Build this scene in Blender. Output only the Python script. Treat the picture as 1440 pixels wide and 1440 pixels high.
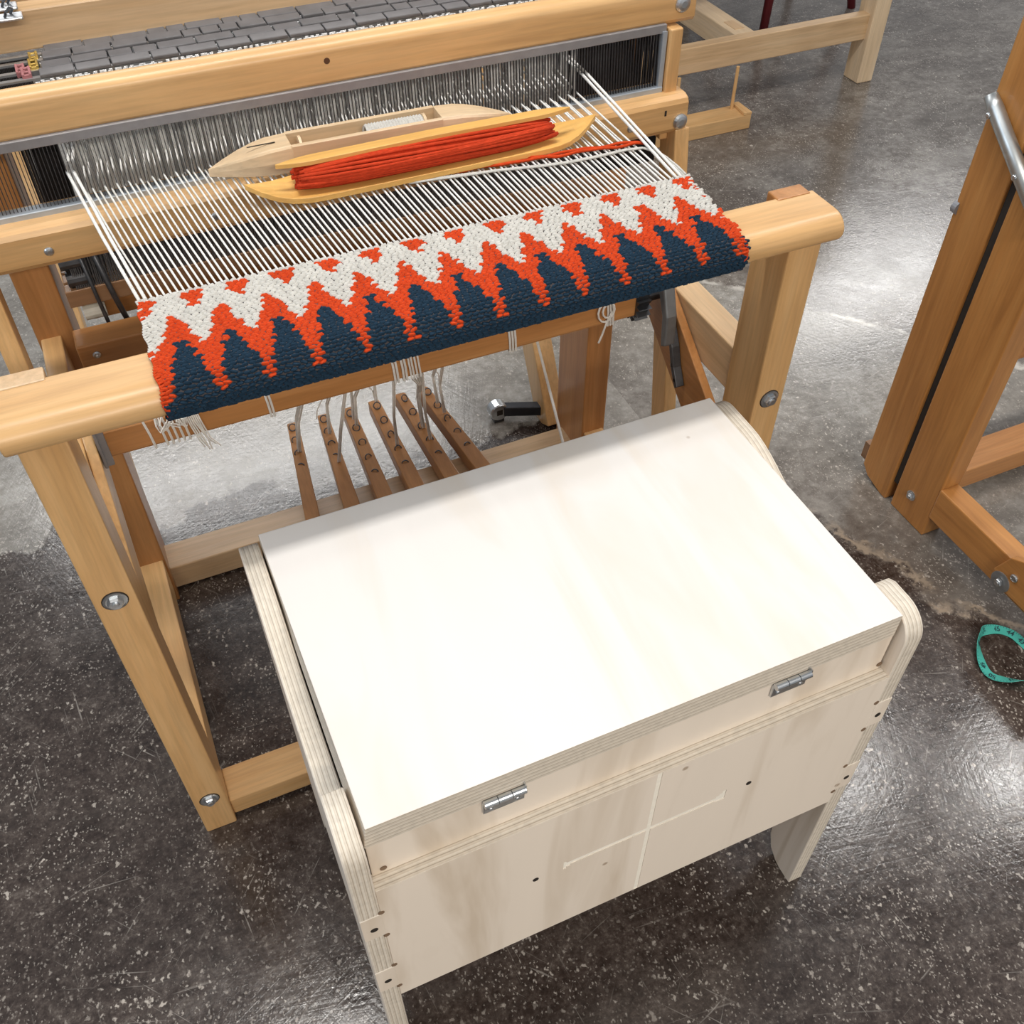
import bpy, math, random
from mathutils import Vector, Matrix
random.seed(7)
for o in list(bpy.data.objects): bpy.data.objects.remove(o, do_unlink=True)
S = bpy.context.scene
COL = S.collection

# ------------------------------------------------------------------ camera
yaw, pit, rol = math.radians(-23.514), math.radians(46.728), math.radians(-0.1335)
fwd = Vector((-math.sin(yaw)*math.cos(pit), math.cos(yaw)*math.cos(pit), -math.sin(pit)))
rgt = Vector((math.cos(yaw), math.sin(yaw), 0)); up = rgt.cross(fwd)
r2 = rgt*math.cos(rol)+up*math.sin(rol); u2 = -rgt*math.sin(rol)+up*math.cos(rol)
cd = bpy.data.cameras.new('camera'); cam = bpy.data.objects.new('camera', cd); COL.objects.link(cam)
cd.sensor_width = 36; cd.lens = 36*1386.35/1440; cd.clip_start = .02
M = Matrix((( r2.x, u2.x, -fwd.x, 0), (r2.y, u2.y, -fwd.y, 0), (r2.z, u2.z, -fwd.z, 1.5), (0, 0, 0, 1)))
cam.matrix_world = M
S.camera = cam

# ------------------------------------------------------------------ light
S.view_settings.view_transform = 'Standard'; S.view_settings.look = 'None'
S.view_settings.gamma = 1; S.view_settings.use_curve_mapping = False
S.view_settings.exposure = 0.0
W = bpy.data.worlds.new('World'); S.world = W; W.use_nodes = True
bg = W.node_tree.nodes['Background']
bg.inputs[0].default_value = (0.93, 0.96, 1.0, 1); bg.inputs[1].default_value = 0.34

def area(name, loc, sx, sy, power, col=(1, 1, 1), target=None):
    l = bpy.data.lights.new(name, 'AREA'); l.shape = 'RECTANGLE'; l.size = sx; l.size_y = sy
    l.energy = power; l.color = col
    o = bpy.data.objects.new(name, l); o.location = loc
    if target: o.rotation_euler = (Vector(target)-Vector(loc)).to_track_quat('-Z', 'Y').to_euler()
    COL.objects.link(o); return o
# fluorescent fittings of the workshop ceiling, in rows
area('ceiling_lamp', (0.30, 1.22, 3.0), 1.7, .18, 37, (1.0, .97, .92))
area('ceiling_lamp', (2.42, 1.60, 3.0), .42, .20, 15, (1.0, .98, .95))
area('ceiling_lamp', (3.34, 1.22, 3.0), .36, .18, 15, (1.0, .98, .95))
area('ceiling_lamp', (0.35, 4.95, 3.0), 2.6, .55, 66, (1.0, .99, .97))
area('ceiling_lamp', (5.3, 5.0, 3.0), 1.8, .8, 62, (1.0, .99, .97))
area('ceiling_lamp', (0.2, -2.6, 3.0), 2.6, .4, 160, (1.0, .92, .81))
# daylight from a row of windows on the left
area('window_light', (-3.6, .7, 3.2), 2.2, 1.6, 50, (.78, .89, 1.0), (0, .7, .5))

# ------------------------------------------------------------------ node helpers
def new_mat(name):
    m = bpy.data.materials.new(name); m.use_nodes = True
    nt = m.node_tree; b = nt.nodes['Principled BSDF']; return m, nt, b
def N(nt, t, **k):
    n = nt.nodes.new(t)
    for a, v in k.items():
        if a.startswith('i_'): n.inputs[a[2:].replace('_', ' ')].default_value = v
        else: setattr(n, a, v)
    return n
def ramp(nt, fac, stops, interp='LINEAR'):
    r = nt.nodes.new('ShaderNodeValToRGB'); cr = r.color_ramp; cr.interpolation = interp
    while len(cr.elements) < len(stops): cr.elements.new(.5)
    for e, (p, c) in zip(cr.elements, stops):
        e.position = p; e.color = (c, c, c, 1) if isinstance(c, (int, float)) else (*c, 1)
    nt.links.new(fac, r.inputs[0]); return r.outputs[0]
def math_n(nt, op, a, b=None, c=None, clamp=False):
    n = nt.nodes.new('ShaderNodeMath'); n.operation = op; n.use_clamp = clamp
    for i, v in enumerate((a, b, c)):
        if v is None: continue
        if isinstance(v, (int, float)): n.inputs[i].default_value = v
        else: nt.links.new(v, n.inputs[i])
    return n.outputs[0]
def mix(nt, fac, a, b, blend='MIX'):
    n = nt.nodes.new('ShaderNodeMix'); n.data_type = 'RGBA'; n.blend_type = blend
    for s, v in ((n.inputs[0], fac), (n.inputs[6], a), (n.inputs[7], b)):
        if isinstance(v, (int, float)): s.default_value = v
        elif isinstance(v, tuple): s.default_value = (*v, 1) if len(v) == 3 else v
        else: nt.links.new(v, s)
    return n.outputs[2]
def mapping(nt, scale, rot=(0, 0, 0), loc=(0, 0, 0), coord='Object', vec=None):
    m = nt.nodes.new('ShaderNodeMapping')
    m.inputs['Scale'].default_value = scale; m.inputs['Rotation'].default_value = rot; m.inputs['Location'].default_value = loc
    if vec is None:
        t = nt.nodes.new('ShaderNodeTexCoord'); vec = t.outputs[coord]
    nt.links.new(vec, m.inputs[0]); return m.outputs[0]
def stretched(nt, scale, ang, vec):
    """turn first, then stretch, so streaks can run in any direction"""
    return mapping(nt, scale, vec=mapping(nt, (1, 1, 1), (0, 0, ang), vec=vec))
def noise(nt, vec, scale, detail=4, rough=.55, dist=0.0):
    n = nt.nodes.new('ShaderNodeTexNoise'); n.inputs['Scale'].default_value = scale
    n.inputs['Detail'].default_value = detail; n.inputs['Roughness'].default_value = rough; n.inputs['Distortion'].default_value = dist
    nt.links.new(vec, n.inputs['Vector']); return n.outputs[0]
def bump(nt, b, h, strength, dist=.002):
    n = nt.nodes.new('ShaderNodeBump'); n.inputs['Strength'].default_value = strength; n.inputs['Distance'].default_value = dist
    nt.links.new(h, n.inputs['Height']); nt.links.new(n.outputs[0], b.inputs['Normal'])

_cache = {}
def wood(tone, axis):
    """varnished wood with the grain along one axis"""
    key = ('wood', tone, axis)
    if key in _cache: return _cache[key]
    m, nt, b = new_mat('%s_wood_grain_%s' % (tone, axis))
    A, B, C = TONES[tone]
    sc = {'x': (1.2, 22, 22), 'y': (22, 1.2, 22), 'z': (22, 22, 1.2)}[axis]
    oi = nt.nodes.new('ShaderNodeObjectInfo')
    tc = nt.nodes.new('ShaderNodeTexCoord')
    add = nt.nodes.new('ShaderNodeVectorMath'); add.operation = 'ADD'
    comb = nt.nodes.new('ShaderNodeCombineXYZ')
    rr = math_n(nt, 'MULTIPLY', oi.outputs['Random'], 3.7)
    for i in range(3): nt.links.new(rr, comb.inputs[i])
    nt.links.new(tc.outputs['Object'], add.inputs[0]); nt.links.new(comb.outputs[0], add.inputs[1])
    v = mapping(nt, sc, vec=add.outputs[0])
    n1 = noise(nt, v, 1.6, 5, .55, .6)
    n2 = noise(nt, v, 9, 3, .6)
    c = ramp(nt, n1, [(.28, A), (.5, B), (.74, C)])
    fine = ramp(nt, n2, [(.35, .86), (.6, 1.04)])
    c = mix(nt, .75, c, fine, 'MULTIPLY')
    big = noise(nt, mapping(nt, (5, 5, 5), vec=add.outputs[0]), 1, 2)
    c = mix(nt, .5, c, ramp(nt, big, [(.3, (.86, .80, .74)), (.65, (1.08, 1.06, 1.02))]), 'MULTIPLY')
    hv = nt.nodes.new('ShaderNodeHueSaturation'); nt.links.new(c, hv.inputs['Color'])
    nt.links.new(math_n(nt, 'MULTIPLY_ADD', oi.outputs['Random'], .16, .92), hv.inputs['Value'])
    nt.links.new(hv.outputs[0], b.inputs['Base Color'])
    b.inputs['Roughness'].default_value = .38
    b.inputs['Coat Weight'].default_value = .12; b.inputs['Coat Roughness'].default_value = .22
    bump(nt, b, n2, .10, .0008)
    _cache[key] = m; return m
TONES = {
 'beech':  ((.58, .335, .135), (.68, .415, .185), (.72, .465, .225)),
 'amber':  ((.40, .175, .055), (.48, .220, .075), (.54, .265, .100)),
 'orange': ((.38, .165, .045), (.47, .215, .062), (.55, .275, .088)),
 'pale':   ((.62, .46, .29), (.70, .54, .36), (.74, .59, .42)),
 'pine':   ((.56, .37, .20), (.66, .46, .27), (.70, .51, .32)),
 'honey':  ((.62, .33, .085), (.72, .42, .12), (.76, .47, .16)),
 'brown':  ((.24, .125, .06), (.30, .165, .085), (.34, .195, .105)),
}
def ply(axis, n_plies=7, thick=.018, centre=0.0, top=(.84, .745, .64), dip=.80):
    """plywood: plain face across the axis, striped layers on the edges"""
    key = ('ply', axis, n_plies, round(thick, 4), round(centre, 4), dip)
    if key in _cache: return _cache[key]
    m, nt, b = new_mat('birch_plywood_%s' % axis)
    tc = nt.nodes.new('ShaderNodeTexCoord')
    sep = nt.nodes.new('ShaderNodeSeparateXYZ'); nt.links.new(tc.outputs['Normal'], sep.inputs[0])
    sp = nt.nodes.new('ShaderNodeSeparateXYZ'); nt.links.new(tc.outputs['Object'], sp.inputs[0])
    i = 'xyz'.index(axis)
    edge = math_n(nt, 'LESS_THAN', math_n(nt, 'ABSOLUTE', sep.outputs[i]), .6)
    t = math_n(nt, 'DIVIDE', math_n(nt, 'SUBTRACT', sp.outputs[i], centre), thick)
    w = noise(nt, mapping(nt, (6, 6, 6)), 3, 2)
    t = math_n(nt, 'ADD', t, math_n(nt, 'MULTIPLY', w, .05))
    st = math_n(nt, 'FRACT', math_n(nt, 'MULTIPLY', t, n_plies/2))
    grain = {'x': (30, 30, 1.5), 'y': (11, 6, 1.7), 'z': (9, 2, 6)}[axis]
    g1 = noise(nt, mapping(nt, grain), 1.1, 4, .5, 1.2)
    facec = ramp(nt, g1, [(.30, tuple(c*dip*k for c, k in zip(top, (1, .95, .88)))), (.52, top), (.75, tuple(min(1, c*1.03) for c in top))])
    g2 = noise(nt, mapping(nt, (60, 60, 60)), 2, 3)
    ec = ramp(nt, st, [(.0, (.40, .32, .24)), (.13, (.72, .65, .55)), (.44, (.80, .74, .65)), (.58, (.66, .58, .48)), (.88, (.72, .65, .55)), (1.0, (.40, .32, .24))])
    ec = mix(nt, .35, ec, ramp(nt, g2, [(.35, .7), (.6, 1.05)]), 'MULTIPLY')
    c = mix(nt, edge, facec, ec)
    # tiny knots on the faces
    vo = nt.nodes.new('ShaderNodeTexVoronoi'); vo.inputs['Scale'].default_value = 7
    nt.links.new(mapping(nt, (1, 1, 1)), vo.inputs['Vector'])
    kn = ramp(nt, vo.outputs['Distance'], [(.022, 1), (.034, 0)])
    c = mix(nt, math_n(nt, 'MULTIPLY', math_n(nt, 'MULTIPLY', kn, .7), math_n(nt, 'SUBTRACT', 1, edge)), c, (.30, .20, .12))
    nt.links.new(c, b.inputs['Base Color']); b.inputs['Roughness'].default_value = .55
    bump(nt, b, g2, .06, .0006)
    _cache[key] = m; return m
def plain(name, col, rough=.5, metal=0.0, var=.12, scale=60, bmp=.0):
    if name in _cache: return _cache[name]
    m, nt, b = new_mat(name)
    n = noise(nt, mapping(nt, (1, 1, 1)), scale, 4)
    lo = tuple(c*(1-var) for c in col); hi = tuple(min(1, c*(1+var)) for c in col)
    nt.links.new(ramp(nt, n, [(.3, lo), (.7, hi)]), b.inputs['Base Color'])
    b.inputs['Roughness'].default_value = rough; b.inputs['Metallic'].default_value = metal
    if bmp: bump(nt, b, n, bmp, .001)
    _cache[name] = m; return m
def yarn(name, col, axis='x', var=.3):
    if name in _cache: return _cache[name]
    m, nt, b = new_mat(name)
    sc = {'x': (160, 900, 900), 'y': (900, 160, 900), 'z': (900, 900, 160)}[axis]
    n = noise(nt, mapping(nt, sc), 1, 3, .65, .5)
    n2 = noise(nt, mapping(nt, (1, 1, 1)), 90, 3)
    c = ramp(nt, n, [(.25, tuple(x*(1-var) for x in col)), (.55, col), (.8, tuple(min(1, x*(1+var)+.01) for x in col))])
    c = mix(nt, .5, c, ramp(nt, n2, [(.3, .78), (.7, 1.12)]), 'MULTIPLY')
    nt.links.new(c, b.inputs['Base Color']); b.inputs['Roughness'].default_value = .92
    b.inputs['Specular IOR Level'].default_value = .2
    bump(nt, b, n, .7, .0008)
    _cache[name] = m; return m

STEEL = plain('zinc_plated_steel', (.62, .65, .68), .32, 1.0, .1, 90)
DARKSTEEL = plain('dark_steel', (.10, .105, .115), .42, .85, .2, 90)
REEDSTEEL = plain('reed_steel', (.085, .082, .088), .38, .7, .2, 200)
GREYSTEEL = plain('reed_frame_grey', (.30, .29, .30), .45, .35, .08, 60)
PALESTEEL = plain('reed_ledge_grey', (.45, .50, .56), .4, .5, .08, 60)
SLATE = plain('slate_grey_bar_cover', (.135, .13, .135), .55, .0, .15, 40, .1)
BLACK = plain('black_rubber', (.018, .018, .02), .55)
HOLE = plain('dark_hole', (.02, .014, .01), .8)
WHITE = yarn('white_warp_cotton', (.86, .85, .82), 'y', .08)
CORD = yarn('white_cotton_cord', (.78, .75, .70), 'z', .12)
HEDW = yarn('white_heddle_cord', (.92, .92, .91), 'z', .15)
HEDB = yarn('black_heddle_cord', (.035, .03, .03), 'z', .5)
HEDG = yarn('charcoal_heddle_cord', (.17, .165, .17), 'z', .5)
YW = yarn('white_wool', (.60, .585, .55), 'x', .16)
YO = yarn('orange_red_wool', (.60, .060, .012), 'x', .22)
YN = yarn('navy_wool', (.012, .034, .062), 'x', .5)
YR = yarn('red_rug_wool', (.56, .050, .014), 'x', .3)
TEAL = plain('teal_tape', (.06, .40, .34), .45, 0, .1, 40)
INK = plain('dark_print', (.01, .05, .06), .6)
RED = plain('burgundy_lacquer', (.13, .012, .016), .35, 0, .2, 20)
GOLD = plain('yellow_brass', (.62, .44, .12), .4, .6)
PINK = plain('dusty_pink_plastic', (.40, .16, .17), .5)
CREAM = plain('cream_plastic', (.70, .66, .56), .5)
VOID = plain('gap_shade', (.03, .024, .02), .9)

# ------------------------------------------------------------------ mesh helpers
class MB:
    def __init__(s): s.v = []; s.f = []
    def add(s, vs, fs):
        o = len(s.v); s.v += [tuple(v) for v in vs]; s.f += [tuple(i+o for i in f) for f in fs]; return s
    def box(s, x0, x1, y0, y1, z0, z1):
        return s.add([(x, y, z) for z in (z0, z1) for y in (y0, y1) for x in (x0, x1)],
                     [(0, 2, 3, 1), (4, 5, 7, 6), (0, 1, 5, 4), (2, 6, 7, 3), (0, 4, 6, 2), (1, 3, 7, 5)])
    def prism(s, poly, axis, a, b):
        """poly in the two other axes (in xyz order), extruded along axis"""
        n = len(poly)
        def p(q, t): return {'x': (t, q[0], q[1]), 'y': (q[0], t, q[1]), 'z': (q[0], q[1], t)}[axis]
        vs = [p(q, a) for q in poly]+[p(q, b) for q in poly]
        fs = [tuple(range(n-1, -1, -1)), tuple(range(n, 2*n))]+[(i, (i+1) % n, n+(i+1) % n, n+i) for i in range(n)]
        return s.add(vs, fs)
    def beam(s, p, q, w, h, side=(1, 0, 0)):
        """rectangular bar from p to q, w along side, h across"""
        p = Vector(p); q = Vector(q); d = (q-p).normalized(); sd = Vector(side); sd = (sd-d*sd.dot(d)).normalized(); u = d.cross(sd)
        vs = [e+sd*a*w/2+u*b*h/2 for e in (p, q) for b in (-1, 1) for a in (-1, 1)]
        return s.add(vs, [(0, 2, 3, 1), (4, 5, 7, 6), (0, 1, 5, 4), (2, 6, 7, 3), (0, 4, 6, 2), (1, 3, 7, 5)])
    def tube(s, pts, r, n=6, close=False, flat=1.0):
        pts = [Vector(p) for p in pts]; k = len(pts); vs = []; prev = None
        for i, p in enumerate(pts):
            if close: d = pts[(i+1) % k]-pts[i-1]
            else: d = pts[min(i+1, k-1)]-pts[max(i-1, 0)]
            d.normalize()
            if prev is None:
                a = Vector((0, 0, 1)) if abs(d.z) < .9 else Vector((1, 0, 0)); u = (a-d*a.dot(d)).normalized()
            else: u = (prev-d*prev.dot(d)).normalized()
            prev = u; w = d.cross(u); rr = r[i] if isinstance(r, (list, tuple)) else r
            vs += [p+(u*math.sin(2*math.pi*j/n)*flat+w*math.cos(2*math.pi*j/n))*rr for j in range(n)]
        fs = []
        for i in range(k if close else k-1):
            a = i*n; b = ((i+1) % k)*n
            fs += [(a+j, b+j, b+(j+1) % n, a+(j+1) % n) for j in range(n)]
        if not close: fs += [tuple(range(n)), tuple(range((k-1)*n+n-1, (k-1)*n-1, -1))]
        return s.add(vs, fs)
    def cyl(s, p, q, r, n=16): return s.tube([p, q], r, n)
    def lathe(s, c, prof, axis='z', n=20):
        """prof = [(radius, along)...]"""
        vs = []
        for r, t in prof:
            for j in range(n):
                a, b = r*math.cos(2*math.pi*j/n), r*math.sin(2*math.pi*j/n)
                d = {'x': (t, a, b), 'y': (a, t, b), 'z': (a, b, t)}[axis]
                vs.append((c[0]+d[0], c[1]+d[1], c[2]+d[2]))
        fs = [(i*n+j, i*n+(j+1) % n, (i+1)*n+(j+1) % n, (i+1)*n+j) for i in range(len(prof)-1) for j in range(n)]
        fs += [tuple(range(n-1, -1, -1)), tuple(range((len(prof)-1)*n, len(prof)*n))]
        return s.add(vs, fs)
    def torus(s, c, R, r, normal, n=14, k=6):
        nv = Vector(normal).normalized(); a = Vector((1, 0, 0)) if abs(nv.x) < .8 else Vector((0, 1, 0))
        u = (a-nv*a.dot(nv)).normalized(); w = nv.cross(u); c = Vector(c)
        return s.tube([c+(u*math.cos(2*math.pi*i/n)+w*math.sin(2*math.pi*i/n))*R for i in range(n)], r, k, True)
    def obj(s, name, mat, parent=None, bevel=0, smooth=False, seg=2, sharp=False):
        import bmesh
        me = bpy.data.meshes.new(name)
        off = WORLD.get(parent.name, Vector((0, 0, 0))) if parent else Vector((0, 0, 0))
        me.from_pydata([tuple(Vector(v)-off) for v in s.v], [], s.f)
        bm = bmesh.new(); bm.from_mesh(me); bmesh.ops.recalc_face_normals(bm, faces=bm.faces); bm.to_mesh(me); bm.free()
        me.materials.append(mat)
        if smooth: me.shade_smooth()
        if sharp:
            me.shade_smooth(); me.set_sharp_from_angle(angle=math.radians(32))
        o = bpy.data.objects.new(name, me); COL.objects.link(o)
        if parent: o.parent = parent
        WORLD[o.name] = off
        if bevel:
            b = o.modifiers.new('edge', 'BEVEL'); b.width = bevel; b.segments = seg; b.limit_method = 'ANGLE'; b.angle_limit = math.radians(40)
            b.harden_normals = False
        return o
WORLD = {}
def B(*a): return MB().box(*a)
def thing(name, label, cat, loc, group=None):
    o = bpy.data.objects.new(name, None); o.empty_display_size = .05; COL.objects.link(o); o.location = loc
    WORLD[o.name] = Vector(loc); o['label'] = label; o['category'] = cat
    if group: o['group'] = group
    return o
def stuff(o): o['kind'] = 'stuff'; return o
def hexbolt(p, d, r=.009, parent=None, name='hex_bolt', mat=None, washer=True):
    """hex head with washer; p on the face, d outward axis letter with sign"""
    m = MB(); ax = d[1]; sg = 1 if d[0] == '+' else -1
    if washer: m.lathe(p, [(r*1.5, 0), (r*1.5, sg*.0015), (r*1.2, sg*.002)], ax, 20)
    m.lathe(p, [(r, sg*.0015), (r, sg*.006), (r*.85, sg*.0075)], ax, 6)
    m.lathe(p, [(r*.5, sg*.007), (r*.48, sg*.010)], ax, 12)
    return m.obj(name, mat or STEEL, parent)
def panscrew(p, d, r, parent, name='screw', mat=None):
    m = MB(); ax = d[1]; sg = 1 if d[0] == '+' else -1
    m.lathe(p, [(r, 0), (r, sg*r*.25), (r*.75, sg*r*.5), (r*.4, sg*r*.6)], ax, 18)
    o = m.obj(name, mat or STEEL, parent)
    return o

# ------------------------------------------------------------------ floor
def floor_material():
    m, nt, b = new_mat('worn_polished_concrete')
    tc = nt.nodes.new('ShaderNodeTexCoord'); P = tc.outputs['Object']
    sep = nt.nodes.new('ShaderNodeSeparateXYZ'); nt.links.new(P, sep.inputs[0]); X, Y = sep.outputs[0], sep.outputs[1]
    e1 = noise(nt, P, 5, 6, .62); e2 = noise(nt, P, 23, 4, .6)
    rag = math_n(nt, 'ADD', math_n(nt, 'MULTIPLY', math_n(nt, 'SUBTRACT', e1, .5), .34), math_n(nt, 'MULTIPLY', math_n(nt, 'SUBTRACT', e2, .5), .07))
    # signed distance to the edge of the old dark coating: left part and right part
    d1 = math_n(nt, 'SUBTRACT', math_n(nt, 'MULTIPLY_ADD', X, -.07, 1.565), Y)
    d2 = math_n(nt, 'DIVIDE', math_n(nt, 'SUBTRACT', 2.945, math_n(nt, 'MULTIPLY_ADD', X, 1.77, Y)), 2.03)
    dk = math_n(nt, 'ADD', math_n(nt, 'MINIMUM', d1, d2), rag)
    dark = ramp(nt, math_n(nt, 'MULTIPLY_ADD', dk, 6, .5), [(.43, 0), (.57, 1)])
    # tan crumbling lip on the right part of the edge
    lipd = math_n(nt, 'ABSOLUTE', math_n(nt, 'ADD', dk, .012))
    lip = ramp(nt, math_n(nt, 'MULTIPLY', lipd, 20), [(.06, 1), (.30, 0)])
    right = math_n(nt, 'GREATER_THAN', X, .95)
    lip = math_n(nt, 'MULTIPLY', math_n(nt, 'MULTIPLY', lip, right), ramp(nt, noise(nt, P, 11, 3), [(.40, 0), (.55, 1)]))
    # second, far edge behind the loom on the right
    d3 = math_n(nt, 'DIVIDE', math_n(nt, 'SUBTRACT', math_n(nt, 'MULTIPLY_ADD', X, 1.25, Y), 3.60), 1.6)
    d3 = math_n(nt, 'ADD', d3, math_n(nt, 'MULTIPLY', rag, .45))
    far = ramp(nt, math_n(nt, 'MULTIPLY_ADD', d3, 8, .5), [(.47, 0), (.53, 1)])
    lip2 = ramp(nt, math_n(nt, 'MULTIPLY', math_n(nt, 'ABSOLUTE', d3), 20), [(.05, 1), (.30, 0)])
    lip2 = math_n(nt, 'MULTIPLY', lip2, ramp(nt, noise(nt, P, 9, 3), [(.42, 0), (.52, 1)]))
    cl = noise(nt, P, 3.1, 7, .68, .4); cf = noise(nt, P, 38, 6, .72); cm = noise(nt, P, 10, 6, .7, .3)
    cv = noise(nt, P, 120, 4, .75)
    darkc = ramp(nt, math_n(nt, 'ADD', math_n(nt, 'MULTIPLY_ADD', cf, .38, math_n(nt, 'MULTIPLY', cm, .22)), math_n(nt, 'MULTIPLY', cv, .40)), [(.37, (.017, .0110, .0092)), (.47, (.037, .0262, .0222)), (.54, (.066, .050, .043)), (.62, (.135, .113, .098)), (.70, (.26, .23, .20))])
    greyc = ramp(nt, math_n(nt, 'ADD', math_n(nt, 'MULTIPLY_ADD', cf, .35, math_n(nt, 'MULTIPLY', cl, .40)), math_n(nt, 'MULTIPLY', cm, .25)), [(.35, (.105, .093, .080)), (.5, (.24, .222, .198)), (.64, (.42, .405, .375))])
    farc = ramp(nt, math_n(nt, 'ADD', math_n(nt, 'MULTIPLY_ADD', cf, .40, math_n(nt, 'MULTIPLY', cl, .40)), math_n(nt, 'MULTIPLY', cm, .20)), [(.34, (.060, .049, .042)), (.5, (.125, .107, .094)), (.66, (.29, .268, .24))])
    near2 = math_n(nt, 'MULTIPLY', right, ramp(nt, math_n(nt, 'ADD', math_n(nt, 'MULTIPLY', d2, 1.0), math_n(nt, 'ADD', rag, 1.0)), [(.62, 0), (.92, .85)]))
    c = mix(nt, far, greyc, farc)
    c = mix(nt, near2, c, farc)
    c = mix(nt, dark, c, darkc)
    # wiped, paler films of dust
    film = math_n(nt, 'MULTIPLY', math_n(nt, 'SUBTRACT', 1.0, math_n(nt, 'MULTIPLY', dark, .80)), ramp(nt, noise(nt, mapping(nt, (1.0, 2.6, 1), (0, 0, .5), vec=P), 2.2, 6, .7, 1.0), [(.48, 0), (.72, .45)]))
    c = mix(nt, film, c, (.30, .28, .255))
    # chips: pale flecks of several sizes, gathered in clouds, of uneven outline
    for scl, lo, hi, den, cl_s, amt in ((24, .07, .12, .80, 2.5, .85), (52, .12, .20, .66, 4.0, .85), (110, .16, .30, .55, 5.5, .8), (220, .18, .36, .48, 7.0, .7)):
        warp = nt.nodes.new('ShaderNodeVectorMath'); warp.operation = 'MULTIPLY_ADD'
        nz = nt.nodes.new('ShaderNodeTexNoise'); nz.inputs['Scale'].default_value = scl*1.3; nz.inputs['Detail'].default_value = 3
        nt.links.new(P, nz.inputs['Vector']); nt.links.new(nz.outputs['Color'], warp.inputs[0])
        warp.inputs[1].default_value = (1.4/scl,)*3; nt.links.new(P, warp.inputs[2])
        v = nt.nodes.new('ShaderNodeTexVoronoi'); v.inputs['Scale'].default_value = scl
        nt.links.new(mapping(nt, (1, .7, 1), (0, 0, .45), vec=warp.outputs[0]), v.inputs['Vector'])
        sp = ramp(nt, v.outputs['Distance'], [(lo, 1), (hi, 0)])
        sepc = nt.nodes.new('ShaderNodeSeparateColor'); nt.links.new(v.outputs['Color'], sepc.inputs[0])
        pick = math_n(nt, 'GREATER_THAN', sepc.outputs[0], den)
        cloud = ramp(nt, noise(nt, P, cl_s, 4, .6), [(.42, .12), (.62, 1)])
        k = math_n(nt, 'MULTIPLY', math_n(nt, 'MULTIPLY', sp, pick), cloud)
        c = mix(nt, math_n(nt, 'MULTIPLY', k, amt), c, (.56, .51, .455))
    # faint hair scratches, short and broken
    for ang, thr, px, py in ((.12, .69, 4, 190), (-.30, .69, 5, 210), (.85, .685, 7, 240), (1.45, .685, 8, 260), (-.75, .69, 6, 220), (2.3, .69, 7, 240), (.35, .70, 3, 160)):
        sc = noise(nt, stretched(nt, (px, py, 1), ang, P), 1, 2, .5, .35)
        br = ramp(nt, noise(nt, P, 3.3+px*.3, 3), [(.48, 0), (.62, .5)])
        c = mix(nt, math_n(nt, 'MULTIPLY', ramp(nt, sc, [(thr, 0), (thr+.04, 1)]), br), c, (.42, .39, .355))
    c = mix(nt, math_n(nt, 'MULTIPLY', lip, .85), c, (.33, .265, .20))
    c = mix(nt, math_n(nt, 'MULTIPLY', lip2, .85), c, (.58, .55, .50))
    nt.links.new(c, b.inputs['Base Color'])
    r = ramp(nt, math_n(nt, 'MULTIPLY_ADD', cm, .6, math_n(nt, 'MULTIPLY', cf, .4)), [(.35, .12), (.65, .24)])
    nt.links.new(r, b.inputs['Roughness'])
    b.inputs['Specular IOR Level'].default_value = .62
    hb = math_n(nt, 'ADD', math_n(nt, 'MULTIPLY', cm, .25), math_n(nt, 'MULTIPLY', cf, .30))
    for ang in (.2, 1.1, 2.0, 2.7):
        hb = math_n(nt, 'ADD', hb, math_n(nt, 'MULTIPLY', noise(nt, stretched(nt, (9, 150, 1), ang, P), 1, 2, .6, .4), .16))
    hb = math_n(nt, 'ADD', hb, math_n(nt, 'MULTIPLY', dark, .15))
    bump(nt, b, hb, .26, .004)
    return m
fl = MB().add([(-7, -5, 0), (12, -5, 0), (12, 12, 0), (-7, 12, 0)], [(0, 1, 2, 3)]).obj('floor', floor_material())
fl['kind'] = 'structure'; fl['label'] = 'worn polished concrete workshop floor, dark brown in front and grey behind'

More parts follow.
